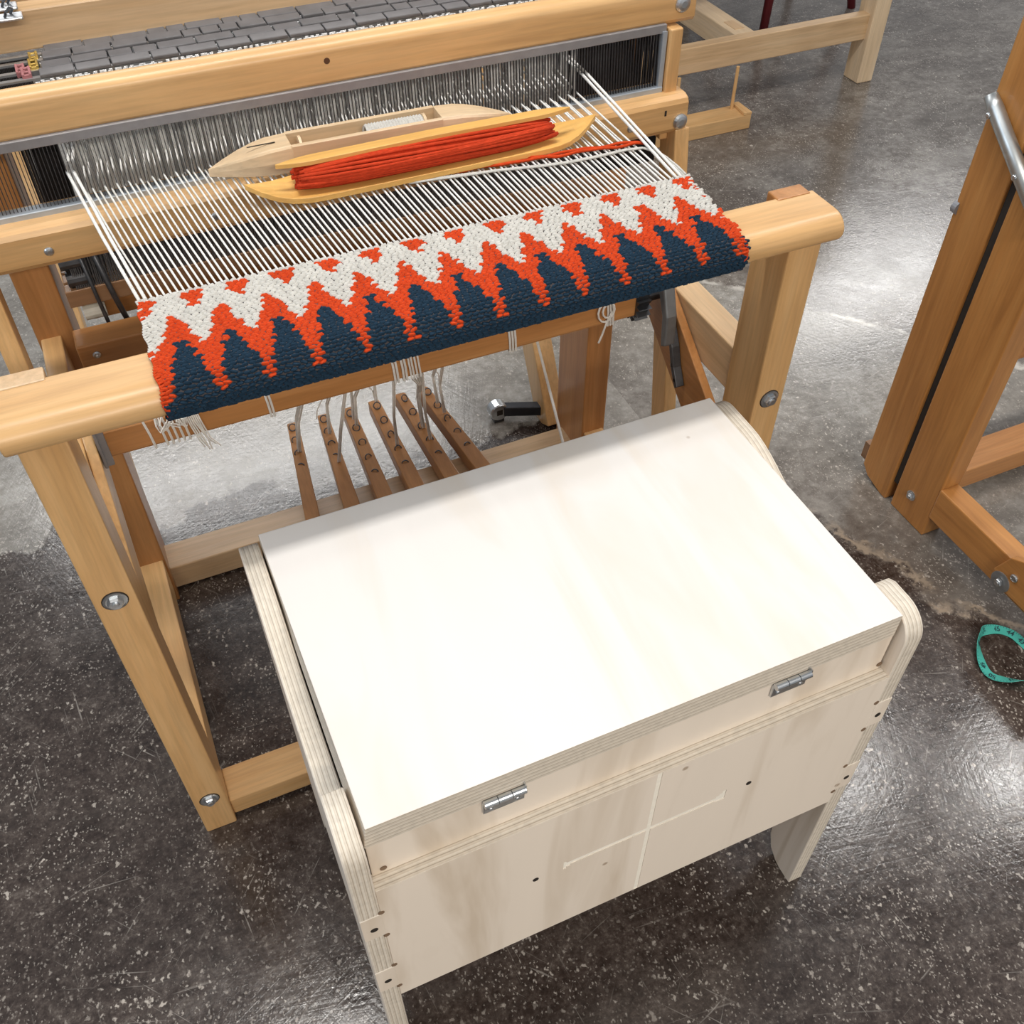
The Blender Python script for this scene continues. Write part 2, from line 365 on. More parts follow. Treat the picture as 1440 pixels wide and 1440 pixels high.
# ------------------------------------------------------------------ the main loom
loom = thing('floor_loom', 'golden wooden floor loom carrying the zigzag rug, with reed and treadles', 'loom', (.31, 1.2, 0))
bx = 'beech'
def rounded_beam():
    pr = [(.893, .839), (.893, .876), (.890, .880), (.850, .880)]
    cy, cz, ry, rz = .842, .8605, .024, .0195
    for i in range(0, 21):
        a = math.pi/2+math.pi/2*1.8*i/20
        pr.append((cy+ry*math.cos(a), cz+rz*math.sin(a)))
    pr.append((.850, .839))
    return pr
BEAM = MB().prism(rounded_beam(), 'x', -.172, .797).obj('breast_beam', wood(bx, 'x'), loom, .0015, sharp=True)
for x0, x1 in ((-.166, -.118), (.742, .790)):
    B(x0, x1, .884, .908, .81, .8815).obj('end_block', wood('pine' if x0 < 0 else 'amber', 'z'), loom, .002)
for x0, x1 in ((-.165, -.117), (.744, .792)):
    p = B(x0, x1, .845, .918, 0, .841).obj('front_post', wood('beech', 'z'), loom, .0025)
    xc = (x0+x1)/2
    for z in (.586, .093):
        MB().lathe((xc, .8462, z), [(.0155, 0), (.0155, -.0016)], 'y', 20).obj('counterbore', HOLE, p)
        hexbolt((xc, .845, z), '-y', .0095, p)
    ra, rb = (x0+.002, -.134) if x0 < 0 else (x0+.003, x1-.002)
    B(ra, rb, .918, 1.36, .555, .63).obj('side_rail', wood('beech' if x0 < 0 else 'pine', 'y'), loom, .0025)
    B(x0+.002, x1-.002, .918, 1.36, .035, .118).obj('lower_side_rail', wood('beech', 'y'), loom, .0025)
    B(x0-.002, x1+.002, 1.34, 1.46, 0, .94).obj('rear_post', wood('amber', 'z'), loom, .0025)
    # slanting rear leg that folds
    MB().beam((xc-.008, 1.52, .0), (xc-.008, 1.98, .86), .046, .07).obj('folding_leg', wood('beech', 'z'), loom, .0025)
    # thin diagonal strut on the inner side
    xs = .738 if xc > 0 else -.1265
    MB().beam((xs, 1.185, .657), (xs, .900, .440), .014, .088).obj('diagonal_strut', wood('amber' if xc > 0 else 'beech', 'y'), loom, .002)
B(-.117, .744, .855, .917, .008, .050).obj('lower_front_rail', wood('beech', 'x'), loom, .0025)
B(-.120, .746, 1.368, 1.434, .004, .060).obj('treadle_rail', wood('pine', 'x'), loom, .0025)
cross = B(-.113, .742, 1.24, 1.285, .600, .670).obj('cross_rail', wood('amber', 'x'), loom, .0025)
panscrew((-.090, 1.24, .652), '-y', .0055, cross)
cb = B(-.114, .690, 1.080, 1.125, .600, .646).obj('cloth_bar', wood('amber', 'x'), loom, .004)
MB().box(-.1185, -.1145, 1.070, 1.130, .592, .655).box(-.1185, -.106, 1.074, 1.080, .592, .655).obj('bar_bracket', GREYSTEEL, loom, .001)
# ratchet wheel and its pawl on the right end of the cloth bar
m = MB(); pr = []
for i in range(16):
    a = 2*math.pi*i/16
    pr.append((1.10+.034*math.cos(a), .618+.034*math.sin(a))); pr.append((1.10+.024*math.cos(a+.32), .618+.024*math.sin(a+.32)))
m.prism(pr, 'x', .676, .698)
m.cyl((.66, 1.10, .618), (.735, 1.10, .618), .010)
m.obj('ratchet_wheel', DARKSTEEL, loom)
MB().prism([(1.150, .715), (1.110, .712), (1.075, .695), (1.048, .662), (1.032, .620), (1.028, .570), (1.040, .562), (1.046, .615), (1.062, .648), (1.09, .672), (1.12, .685), (1.15, .690)], 'x', .703, .722).obj('ratchet_pawl', plain('grey_cast_iron', (.20, .21, .22), .45, .6), loom, .003)
m = MB().prism([(1.056, .612), (1.048, .585), (1.034, .562), (1.022, .530), (1.004, .502), (.998, .508), (1.014, .535), (1.026, .566), (1.040, .590), (1.048, .614)], 'x', .716, .730)
sp = m.obj('pawl_spring', DARKSTEEL, loom, .001)
for y, z in ((1.022, .535), (1.008, .515)): MB().lathe((.718, y, z), [(.0035, 0), (.003, -.002)], 'x', 10).obj('rivet', STEEL, sp)

# beater: two swords, ledge bar, cap, reed
for xs in (-.182, .800):
    MB().beam((xs, 1.10, .02), (xs, 1.222, .82), .024, .046).obj('beater_sword', wood('beech', 'z'), loom, .002)
B(.776, .796, 1.222, 1.258, .80, .96).obj('beater_upright', wood('beech', 'z'), loom, .002)
B(-.205, -.183, 1.222, 1.258, .80, .96).obj('beater_upright', wood('beech', 'z'), loom, .002)
pr = [(1.200, .826), (1.206, .818), (1.262, .818), (1.262, .872), (1.212, .872), (1.203, .868), (1.200, .862)]
bar = MB().prism(pr, 'x', -.24, .806).obj('beater_bar', wood('beech', 'x'), loom, .002)
pr = [(1.235, .968), (1.239, .962), (1.270, .962), (1.270, 1.004)]+[(1.2525+.0175*math.cos(a*math.pi/12), 1.002+.0125*math.sin(a*math.pi/12)) for a in range(1, 13)]
cap = MB().prism(pr, 'x', -.25, .820).obj('beater_cap', wood('beech', 'x'), loom, .0012, sharp=True)
for x in (-.096, .108, .711): panscrew((x, 1.200, .840), '-y', .0058, bar)
for x, y, z, p in ((.793, 1.200, .836, bar), (.797, 1.235, .988, cap)):
    panscrew((x, y, z), '-y', .0115, p, 'slotted_bolt')
MB().lathe((.288, 1.2365, .993), [(.004, 0), (.004, -.0018)], 'y', 12).obj('knot', plain('brown_knot', (.10, .04, .015), .6), cap)
MB().box(.766, .769, 1.1992, 1.2005, .848, .856).obj('slot_mark', HOLE, bar)
reed = (MB().box(-.20, .774, 1.226, 1.244, .868, .8795)).obj('reed', PALESTEEL, loom, .001)
B(-.20, .774, 1.231, 1.249, .953, .965).obj('reed_top', GREYSTEEL, reed, .001)
for x in (-.20, .767): B(x, x+.007, 1.228, 1.246, .878, .956).obj('reed_end', PALESTEEL, reed)
m = MB(); x = -.193
while x < .767:
    vs = []
    for z, y in ((.878, 1.2325), (.955, 1.2370)):
        vs += [(x-.0004, y, z), (x+.0004, y, z), (x+.0004, y+.0030, z), (x-.0004, y+.0030, z)]
    m.add(vs, [(0, 1, 5, 4), (1, 2, 6, 5), (2, 3, 7, 6), (3, 0, 4, 7)]); x += .0043
stuff(m.obj('reed_dents', REEDSTEEL, reed))

# shafts with their slate covers and heddles
YS = [1.309, 1.3355, 1.361, 1.3845]
rng = random.Random(3)
for k, y in enumerate(YS):
    ztop = (1.0, .9985, 1.0, .9985)[k]
    sh = MB().box(-.098, 830e-3 if k == 0 else .778, y+.006, y+.013, ztop-.030, ztop-.002).obj('shaft', plain('shaft_aluminium', (.45, .46, .48), .4, .7), loom)
    B(-.105, .742, y-.003, y+.017, .690, .716).obj('shaft_bar', wood('brown', 'x'), sh, .001)
    x = -.043+.004*k; first = None
    while x < .700:
        w = rng.choice((.024, .030, .036, .044, .048, .052)) if k != 0 else rng.choice((.034, .042, .044, .048))
        dz = rng.uniform(-.0012, .0012)
        B(x+.0010, x+w-.0010, y, y+.0208, ztop-.0015+dz, ztop+.0030+dz).obj('bar_cover', SLATE, sh, .0012)
        x += w
    # white heddles in pairs of strings with an eye
    m = MB(); x = -.041+.0018*k
    while x < .675:
        for dx in (-.0009, .0009):
            j = rng.uniform(-.001, .001)
            m.tube([(x+dx, y-.002, ztop-.002), (x+dx+j, y-.002, .90), (x+dx, y-.001, .815)], .0015, 3)
        x += .0072*rng.choice((.5, 1, 1, 1.5)) if rng.random() < .9 else .018
    stuff(m.obj('heddles', HEDW, sh))
    m = MB(); x = -.094
    while x < -.052:
        m.tube([(x, y+.004, ztop-.004), (x+rng.uniform(-.002, .002), y+.006, .90), (x, y+.004, .716)], .0009, 3); x += .0018
    x = .679
    while x < (.826 if k == 0 else .775):
        m.tube([(x, y+.002, ztop-.004), (x+rng.uniform(-.001, .001), y+.003, .90), (x, y+.002, .716)], .0012, 3); x += .0019
    stuff(m.obj('spare_heddles', HEDB, sh))
    m = MB(); x = -.088
    while x < .72:
        z1 = .79+rng.uniform(-.02, .02); j = rng.uniform(-.0015, .0015)
        m.tube([(x, y+.000, z1), (x+j, y+.001, .750), (x, y+.000, .714)], .0011, 3); x += .0026
    stuff(m.obj('heddle_tails', HEDG, sh))
m = MB(); x = -.050
while x < .68:
    w = rng.uniform(.0018, .0055); j = rng.uniform(.0, .003)
    if rng.random() < .85: m.prism([(x, .960), (x+w, .960), (x+w+j, .9985), (x+j, .9985)], 'y', 1.3005, 1.302)
    x += w+rng.choice((.0008, .0012, .002, .006))
stuff(m.obj('heddle_loops', HEDW, loom))
# front beam of the castle with a second rail behind it and steel pulley straps
cas = B(-.17, .795, 1.404, 1.436, .998, 1.045).obj('castle_beam', wood('pine', 'x'), loom, .002)
B(-.17, .795, 1.452, 1.486, 1.030, 1.075).obj('castle_rail', wood('pine', 'x'), loom, .002)
for x0 in (-.17, .75): B(x0, x0+.045, 1.40, 1.46, .935, 1.0).obj('castle_block', wood('pine', 'z'), loom, .002)
for k in range(3):
    y = 1.366+.024*k
    st = B(-.20, -.040-.003*k, y, y+.021, 1.0462+.004*k, 1.0500+.004*k).obj('steel_strap', plain('brushed_steel', (.55, .57, .60), .35, .9), loom, .0015)
    MB().tube([(-.060, y+.006, 1.050+.004*k), (-.057, y+.004, 1.056+.004*k), (-.052, y+.008, 1.059+.004*k), (-.049, y+.013, 1.056+.004*k), (-.053, y+.016, 1.050+.004*k)], .0016, 6).obj('hook', DARKSTEEL, st)
# plastic and brass heddle clips at the left end of the shafts
for y, z, x, mt in ((1.345, .997, -.052, GOLD), (1.372, .995, -.050, GOLD), (1.318, .999, -.062, PINK), (1.338, .996, -.068, PINK)):
    m = MB()
    m.box(x, x+.003, y, y+.026, z-.004, z+.004); m.box(x+.008, x+.011, y, y+.026, z-.004, z+.004)
    for t in (0, .010, .022): m.box(x+.002, x+.009, y+t, y+t+.004, z-.003, z+.003)
    m.obj('heddle_clip', mt, loom, .0006)
# lower tackle seen left of the weaving: steel stirrups, weight, pulleys, lower rails
for pts, r in (([(-.072, 1.300, .80), (-.066, 1.296, .70), (-.060, 1.292, .615), (-.046, 1.292, .605), (-.040, 1.294, .612)], .0028),
               ([(-.056, 1.300, .80), (-.044, 1.296, .70), (-.028, 1.292, .600)], .0040)):
    MB().tube(pts, r, 8).obj('steel_stirrup', DARKSTEEL, loom, smooth=True)
B(-.062, -.026, 1.288, 1.322, .585, .622).obj('weight', BLACK, loom, .003)
for k, (z, mt) in enumerate(((.755, DARKSTEEL), (.728, DARKSTEEL), (.700, GREYSTEEL), (.672, CREAM))):
    MB().cyl((-.100+.003*k, 1.318, z), (-.070+.003*k, 1.318, z), .0115, 14).obj('pulley', mt, loom, smooth=False)
B(-.085, .735, 1.345, 1.365, .640, .690).obj('lamm', wood('amber', 'x'), loom, .002)
B(-.085, .735, 1.385, 1.405, .640, .690).obj('lamm', wood('amber', 'x'), loom, .002)
# treadles with screw eyes
TX = [((.184, .207), (.157, .185)), ((.249, .271), (.232, .264)), ((.303, .326), (.296, .330)), ((.360, .384), (.363, .397)), ((.419, .443), (.436, .473)), ((.469, .494), (.501, .543))]
for k, ((a0, a1), (b0, b1)) in enumerate(TX):
    ye, zt_e = 1.600, .142; yr, zt_r = (1.402 if k < 2 else 1.368), .092
    t = (0.93-ye)/(yr-ye)
    def ext(a, b): return a+(b-a)*t
    f0, f1 = ext(a0, b0), ext(a1, b1); zf = zt_e+(zt_r-zt_e)*t
    if f1-f0 > .05: c = (f0+f1)/2; f0, f1 = c-.025, c+.025
    hh = .034; m = MB()
    vs = []
    for (x0, x1, y, z) in ((f0, f1, .93, max(zf, .0)+.004), (a0, a1, ye-.012, zt_e-.003), (a0+.002, a1-.002, ye, zt_e-.010)):
        z = max(z, .030)
        vs += [(x0, y, z-hh), (x1, y, z-hh), (x1, y, z), (x0, y, z)]
    fs = [(0, 1, 2, 3), (11, 10, 9, 8)]
    for s in (0, 4): fs += [(s+i, s+(i+1) % 4, s+4+(i+1) % 4, s+4+i) for i in range(4)]
    tr = m.add(vs, fs).obj('treadle', wood('amber', 'y'), loom, .002)
    eye_me = None
    for i in range(5):
        u = .10+.125*i*(1 if k > 1 else .95)
        y = ye+(yr-ye)*u*1.35; s = (ye-y)/(ye-yr)
        x = (a0+a1)/2*(1-s)+(b0+b1)/2*s; z = zt_e+(zt_r-zt_e)*s
        if eye_me is None:
            e = MB().torus((0, 0, .0065), .0072, .0013, (0, -.75, .66), 12, 5).cyl((0, 0, -.004), (0, 0, .001), .0012, 6).obj('screw_eye', DARKSTEEL, tr)
            eye_me = e.data
            eye_me.transform(Matrix.Translation(WORLD[loom.name]))
        else:
            e = bpy.data.objects.new('screw_eye', eye_me); COL.objects.link(e); e.parent = tr
        e.location = Vector((x, y, z))-WORLD[loom.name]
        e.rotation_euler = (0, 0, random.uniform(-.5, .5))
# tie-up cords from treadles to the lamms
tie = [(0, .36, .21), (0, .40, .215), (1, .30, .27), (1, .62, .29), (2, .22, .325), (2, .30, .33), (3, .10, .375), (3, .62, .375), (4, .50, .425), (4, .66, .425), (4, .52, .43), (5, .30, .475), (5, .42, .478)]
for k, s, xt in tie:
    (a0, a1), (b0, b1) = TX[k]
    y = 1.6-.225*s; x = (a0+a1)/2*(1-s)+(b0+b1)/2*s; z = .142-.05*s
    xm = x+(xt-x)*.35
    m = MB(); c = .0018
    m.tube([(x, y, z+.008), (xm, y-.004, z+.09), (xt, 1.40, .40), (xt, 1.39, .645)], c, 5)
    m.tube([(x+.004, y, z+.008), (xm+.003, y-.003, z+.085), (xt+.004, 1.40, .40), (xt+.003, 1.39, .645)], c, 5)
    m.obj('tie_up_cord', CORD, loom)
for (x, y, z), sg in (((.345, 1.575, .215), 1), ((.445, 1.545, .225), 1), ((.490, 1.572, .215), 1), ((.272, 1.572, .205), -1)):
    m = MB()
    for j in range(7):
        a = j*.9
        m.tube([(x+.005*math.cos(a), y+.004*math.sin(a), z), (x+.006*math.cos(a+1.3), y+.004*math.sin(a+1), z+.008), (x-.004*math.cos(a), y-.003, z+.002)], .0020, 5)
    m.tube([(x, y, z), (x+.012*sg, y-.002, z-.012), (x+.024*sg, y, z-.035), (x+.027*sg, y+.004, z-.06)], .0014, 5)
    m.obj('cord_knot', CORD, loom)
# lashing cords round the cloth bar
def lash(x, n, step=.0045, lean=.004):
    m = MB()
    for i in range(n):
        xx = x+i*step
        m.tube([(xx-lean, 1.10, .650), (xx-lean*.6, 1.078, .6485), (xx, 1.0776, .622), (xx+lean*.3, 1.0784, .598), (xx+lean*.3, 1.095, .5975), (xx, 1.124, .598), (xx, 1.1275, .63)], .0017, 5)
    return m
for x, n in ((.106, 2), (.287, 2), (.300, 2), (.466, 3), (.628, 3)): lash(x, n).obj('lashing_cord', CORD, loom)
m = lash(-.052, 1, .0045, .006); m.v += []
m2 = lash(-.036, 5, .0075, .006); m.add(m2.v, m2.f)
rg = random.Random(11)
for i in range(9):
    x = -.040+.005*i; z = .655
    m.tube([(x, 1.074, z), (x+rg.uniform(-.01, .01), 1.068, z-.014), (x+rg.uniform(-.012, .012), 1.066, z-.024), (x+rg.uniform(-.004, .014), 1.066, z-.010)], .0011, 5)
for i in range(7):
    x = .000+.0025*i
    m.tube([(x-.004, 1.076, .656), (x, 1.069, .63), (x+.006+rg.uniform(-.003, .003), 1.066, .602), (x+.010+rg.uniform(-.006, .008), 1.066, .578+rg.uniform(0, .012))], .0010, 4)
m.obj('knotted_fringe', CORD, loom)
m = MB()
m.tube([(.622+.013*math.cos(a), 1.074, .628+.018*math.sin(a)) for a in [i*math.pi/6 for i in range(12)]], .0016, 5, True)
m.tube([(.626+.010*math.cos(a), 1.073, .630+.013*math.sin(a)) for a in [i*math.pi/6 for i in range(12)]], .0016, 5, True)
m.tube([(.632, 1.074, .625), (.622, 1.072, .605), (.617, 1.072, .588), (.612, 1.072, .575)], .0016, 5)
m.obj('bow_knot', CORD, loom)
for a0, a1 in (((.286, 1.08, .60), (.284, 1.17, .52)),): pass
# dangling cords below the bar centre and the long slanting cord at the right
for x in (.309, .313, .318, .323):
    MB().tube([(x, 1.0775, .640), (x+.003, 1.076, .60), (.330+(x-.314)*.4, 1.10, .565), (.346+(x-.314)*.3, 1.16, .50)], .0014, 4).obj('hanging_cord', CORD, loom)
MB().tube([(.672, 1.45, .36), (.650, 1.25, .21), (.632, 1.10, .10)], .0028, 6).obj('pull_cord', CORD, loom)

# ------------------------------------------------------------------ weaving on the loom
rug = thing('woven_rug', 'unfinished rug with white, orange and navy zigzags stretched over the loom beam', 'weaving', (.32, .968, .887))
# path of the cloth: fell -> beam top -> round the front -> underneath
PATH = [(.968, .8905), (.930, .8885), (.893, .8845), (.850, .8842)]
cy, cz, ry, rz = .842, .8605, .0275, .0232
for i in range(1, 11):
    a = math.pi/2+math.pi/2*1.75*i/10
    PATH.append((cy+ry*math.cos(a), cz+rz*math.sin(a)))
PATH += [(.860, .834), (.930, .790), (1.075, .652)]
CUM = [0.0]
for p, q in zip(PATH, PATH[1:]): CUM.append(CUM[-1]+math.hypot(q[0]-p[0], q[1]-p[1]))
def at(s):
    for i in range(len(PATH)-1):
        if s <= CUM[i+1] or i == len(PATH)-2:
            t = (s-CUM[i])/(CUM[i+1]-CUM[i]); p, q = PATH[i], PATH[i+1]
            d = Vector((q[0]-p[0], q[1]-p[1])).normalized()
            return (p[0]+(q[0]-p[0])*t, p[1]+(q[1]-p[1])*t), (d[0], d[1]), (d[1], -d[0])
def edges(s):
    l = -.0125-.004*min(1, s/.2)+.0012*math.sin(s*190); r = .6565-.003*min(1, s/.15)+.0012*math.sin(s*170+1)
    return l, r
S_END = CUM[-2]+.10
# base sheet
m = MB(); n = 60; vs = []; fs = []
for i in range(n+1):
    s = S_END*i/n; (y, z), d, nn = at(s); l, r = edges(s)
    # outward normal of the path: up on top, forward on the front
    ny, nz = (-d[1], d[0]) if False else (d[1], -d[0])
    vs += [(l+.001, y, z), (r-.001, y, z)]
    if i: fs.append((2*i-2, 2*i-1, 2*i+1, 2*i))
m.add(vs, fs).obj('ground_weave', yarn('grey_ground_warp', (.085, .075, .078), 'x', .2), rug)
PER = .0505; X0 = .117
def tri(u):  # 0 at a navy peak, 1 halfway between
    f = ((u-X0)/PER) % 1.0
    return f
def colour(x, s):
    f = tri(x)
    g = f if f < .5 else 1-f           # distance from the navy peak in periods, 0..0.5
    side = 1 if f < .5 else -1
    # navy / orange border: blocky bottle shape with a stalk of orange between
    if s > .158: return 'n'
    def navy_half(t):                  # half width of the navy shape at depth t below its tip
        if t < 0: return -1
        if t < .016: return .115
        if t < .026: return .20
        if t < .035: return .27
        if t < .044: return .32
        if t < .052: return .355
        return .385
    if g < navy_half(s-.0835): return 'n'
    # orange / white border
    def orange_half(t):
        if t < 0: return -1
        if t < .010: return .10
        if t < .018: return .16
        if t < .027: return .22
        if t < .036: return .29
        if t < .045: return .36
        if t < .052: return .42
        return .51
    if g < orange_half(s-.037): return 'o'
    h = .5-g
    if .006 < s < .017 and h < .235: return 'o'
    if .017 <= s < .0235 and h < .15 : return 'o'
    if .0235 <= s < .031 and h < .09: return 'o'
    return 'w'
BU = {'w': MB(), 'o': MB(), 'n': MB()}
rg = random.Random(5)
s = .002; row = 0
PX = .0078
while s < S_END-.002:
    (y, z), d, _ = at(s); ny, nz = -d[1], d[0]
    # make the normal point outwards
    if s < CUM[4]: 
        if nz < 0: ny, nz = -ny, -nz
    cyv, czv = y-.862, z-.861
    if ny*cyv+nz*czv < 0: ny, nz = -ny, -nz
    l, r = edges(s)
    x = l+(0 if row % 2 else PX/2)-PX*.3
    hs = .0028
    while x < r+PX*.1:
        px = PX*rg.uniform(.92, 1.08)
        xc = x+px/2
        c = colour(xc, s)
        k = rg.uniform(.85, 1.15); tilt = rg.uniform(-.0006, .0006)+(.0005 if row % 2 else -.0005)
        hx = px*.61; hh = .0029*k
        if c == 'n' or s > .15: hh *= 1.05
        jx = rg.uniform(-.0004, .0004); js = rg.uniform(-.0003, .0003)
        def P(a, t, h): return (xc+jx+a, y+d[0]*(t+js)+ny*h, z+d[1]*(t+js)+nz*h)
        b = BU[c]
        vs = [P(-hx, -tilt, -.0004), P(-hx*.55, -hs*.72-tilt, 0), P(hx*.55, -hs*.72+tilt, 0), P(hx, tilt, -.0004), P(hx*.55, hs*.72+tilt, 0), P(-hx*.55, hs*.72-tilt, 0),
              P(-hx*.5, -tilt-hs*.25, hh*.92), P(hx*.5, tilt-hs*.25, hh*.92), P(hx*.5, tilt+hs*.25, hh*.92), P(-hx*.5, -tilt+hs*.25, hh*.92)]
        b.add(vs, [(0, 1, 6), (0, 6, 9), (0, 9, 5), (1, 2, 7, 6), (2, 3, 7), (3, 8, 7), (3, 4, 8), (4, 5, 9, 8), (6, 7, 8, 9)])
        x += px
    s += .0043*rg.uniform(.95, 1.05); row += 1
# turned yarn loops along both selvedges
s = .001; i = 0
while s < .205:
    (y, z), d, _ = at(s); l, r = edges(s)
    for xe, sg in ((l, -1), (r, 1)):
        c = colour(xe+sg*-.004, s) if (i % 4) else colour(xe-sg*.01, max(0, s-.02))
        BU[c].tube([(xe-sg*.003, y, z+.001), (xe+sg*.0022, y+d[0]*.001, z+.0005), (xe+sg*.001, y+d[0]*.003, z+d[1]*.003-.0012), (xe-sg*.003, y+d[0]*.004, z+d[1]*.004-.001)], .0017, 5)
    s += .0040; i += 1
for c, nm, mt in (('w', 'white_weft', YW), ('o', 'orange_weft', YO), ('n', 'navy_weft', YN)):
    stuff(BU[c].obj(nm, mt, rug, smooth=True))
# warp threads one by one: fell -> reed -> heddles
NW = 98
for i in range(NW):
    t = i/(NW-1)
    xf = -.010+t*(.6535+.010); xr = -.0465+t*(.6535+.0465); xh = -.039+t*(.668+.039)
    xf += random.uniform(-.0006, .0006)
    dz = .0025*(1 if i % 2 else -1)
    if i < 2 or i > NW-3: dz = .027
    r = .00135 if 1 < i < NW-2 else .0021
    pts = [(xf, .962, .8895), (xf+(xr-xf)*.5, 1.09, .8885+dz*.5), (xr, 1.236, .8885+dz), (xh, 1.318+.024*(i % 4), .8885+dz*.6), (xh, 1.60, .890)]
    MB().tube(pts, r, 5).obj('warp_thread', WHITE, rug, smooth=True)

# ------------------------------------------------------------------ shuttles on the warp
def warp_z(y): return .8895-(y-.962)*.003
bs = thing('boat_shuttle', 'pale pointed wooden boat shuttle with a white yarn bobbin, behind the red shuttle', 'shuttle', (.305, 1.165, .912))
LB = .201; c0 = Vector((.313, 1.186)); ang = math.radians(-1.4)
def bl(u, v, z): return (c0.x+u*math.cos(ang)-v*math.sin(ang), c0.y+u*math.sin(ang)+v*math.cos(ang), z)
Z0 = .8935
def halfw(u):
    a = abs(u)/LB
    return .0225 if a < .62 else .0225*max(.04, (1-((a-.62)/.38)**1.6))
def topz(u):
    a = abs(u)/LB
    return Z0+.034 if a < .55 else Z0+.034-.020*((a-.55)/.45)**1.5
def botz(u):
    a = abs(u)/LB
    return Z0 if a < .6 else Z0+.004*((a-.6)/.4)**1.3
us = [-LB, -LB*.97, -LB*.9, -LB*.8, -LB*.7, -LB*.62, -LB*.5, -.098]
m = MB()
def solid(us):
    vs = []; fs = []
    for u in us:
        h = halfw(u); zt, zb = topz(u), botz(u); zm = (zt+zb)/2
        vs += [bl(u, -h*.85, zb), bl(u, h*.85, zb), bl(u, h, zm), bl(u, h*.92, zt-.003), bl(u, h*.8, zt), bl(u, -h*.8, zt), bl(u, -h*.92, zt-.003), bl(u, -h, zm)]
    k = 8
    for i in range(len(us)-1): fs += [(i*k+j, i*k+(j+1) % k, (i+1)*k+(j+1) % k, (i+1)*k+j) for j in range(k)]
    fs += [tuple(range(k)), tuple(range((len(us)-1)*k+k-1, (len(us)-1)*k-1, -1))]
    m.add(vs, fs)
solid(us); solid([-u for u in reversed(us)])
for sg in (-1, 1):
    y0, y1 = (.0155*sg, .0222*sg) if sg > 0 else (-.0222, -.0155)
    q = [bl(u, v, z) for z in (Z0, Z0+.0335) for v in (y0, y1) for u in (-.0985, .0985)]
    m.add(q, [(0, 2, 3, 1), (4, 5, 7, 6), (0, 1, 5, 4), (2, 6, 7, 3), (0, 4, 6, 2), (1, 3, 7, 5)])
q = [bl(u, v, z) for z in (Z0, Z0+.003) for v in (-.016, .016) for u in (-.0985, .0985)]
m.add(q, [(0, 2, 3, 1), (4, 5, 7, 6), (0, 1, 5, 4), (2, 6, 7, 3), (0, 4, 6, 2), (1, 3, 7, 5)])
m.obj('shuttle_body', wood('pale', 'x'), bs, .0012)
bo = MB().tube([bl(-.088, 0, Z0+.022), bl(.095, 0, Z0+.022)], .0035, 10).obj('bobbin', wood('pale', 'x'), bs)
MB().tube([bl(-.086, 0, Z0+.022), bl(-.0825, 0, Z0+.022)], .0125, 18).obj('bobbin_flange', wood('pale', 'x'), bo)
MB().tube([bl(.0775, 0, Z0+.022), bl(.081, 0, Z0+.022)], .0125, 18).obj('bobbin_flange', wood('pale', 'x'), bo)
m = MB()
for i in range(19):
    u = .002+i*.0040
    m.tube([bl(u+.0012*math.sin(a*.5), .0098*math.cos(a), Z0+.022+.0098*math.sin(a)) for a in [j*math.pi/5 for j in range(10)]], .0027, 5, True)
m.obj('bobbin_yarn', YW, bo)
m = MB().box(c0.x-.150, c0.x-.115, c0.y-.0008, c0.y+.0008, Z0+.0338, Z0+.0345); m.obj('shuttle_slot', HOLE, bs)

ss = thing('rug_shuttle', 'long golden wooden rug shuttle wound full with orange red wool, lying across the warp', 'shuttle', (.375, 1.11, .905))
A = Vector((.142, 1.119)); Bq = Vector((.607, 1.117))
ex = (Bq-A).normalized(); ey = Vector((-ex.y, ex.x)); mid = (A+Bq)/2; LS = (Bq-A).length/2
def sl(u, v, z): p = mid+ex*u+ey*v; return (p.x, p.y, z)
zb = .8935
vs = []; fs = []; K = 28
for i in range(K+1):
    u = -LS+2*LS*i/K; a = abs(u)/LS
    w = .0335*(1-max(0, (a-.62)/.38)**2.0)+.0006
    z = zb+.016*max(0, (a-.74)/.26)**2
    vs += [sl(u, -w, z), sl(u, w, z), sl(u, w, z+.007), sl(u, -w, z+.007)]
    if i:
        o = 4*i
        fs += [(o-4+j, o-4+(j+1) % 4, o+(j+1) % 4, o+j) for j in range(4)]
fs += [(0, 1, 2, 3), (4*K+3, 4*K+2, 4*K+1, 4*K)]
MB().add(vs, fs).obj('shuttle_plank', wood('honey', 'x'), ss, .002)
vs = []; fs = []; L2 = .193
for i in range(K+1):
    u = -L2+2*L2*i/K; a = abs(u)/L2
    w = .0080*(1-max(0, (a-.78)/.22)**1.6)+.0006; z = zb+.0375-.002*a; v0 = -.003
    vs += [sl(u, v0-w, z), sl(u, v0+w, z), sl(u, v0+w, z+.0055), sl(u, v0-w, z+.0055)]
    if i:
        o = 4*i; fs += [(o-4+j, o-4+(j+1) % 4, o+(j+1) % 4, o+j) for j in range(4)]
fs += [(0, 1, 2, 3), (4*K+3, 4*K+2, 4*K+1, 4*K)]
MB().add(vs, fs).obj('shuttle_rail', wood('honey', 'x'), ss, .0015)
m = MB()
q = [sl(u, v, z) for z in (zb+.006, zb+.035) for v in (-.007, .001) for u in (-.150, .155)]
m.add(q, [(0, 2, 3, 1), (4, 5, 7, 6), (0, 1, 5, 4), (2, 6, 7, 3), (0, 4, 6, 2), (1, 3, 7, 5)]).obj('shuttle_rib', wood('honey', 'x'), ss)
m = MB(); rg = random.Random(9)
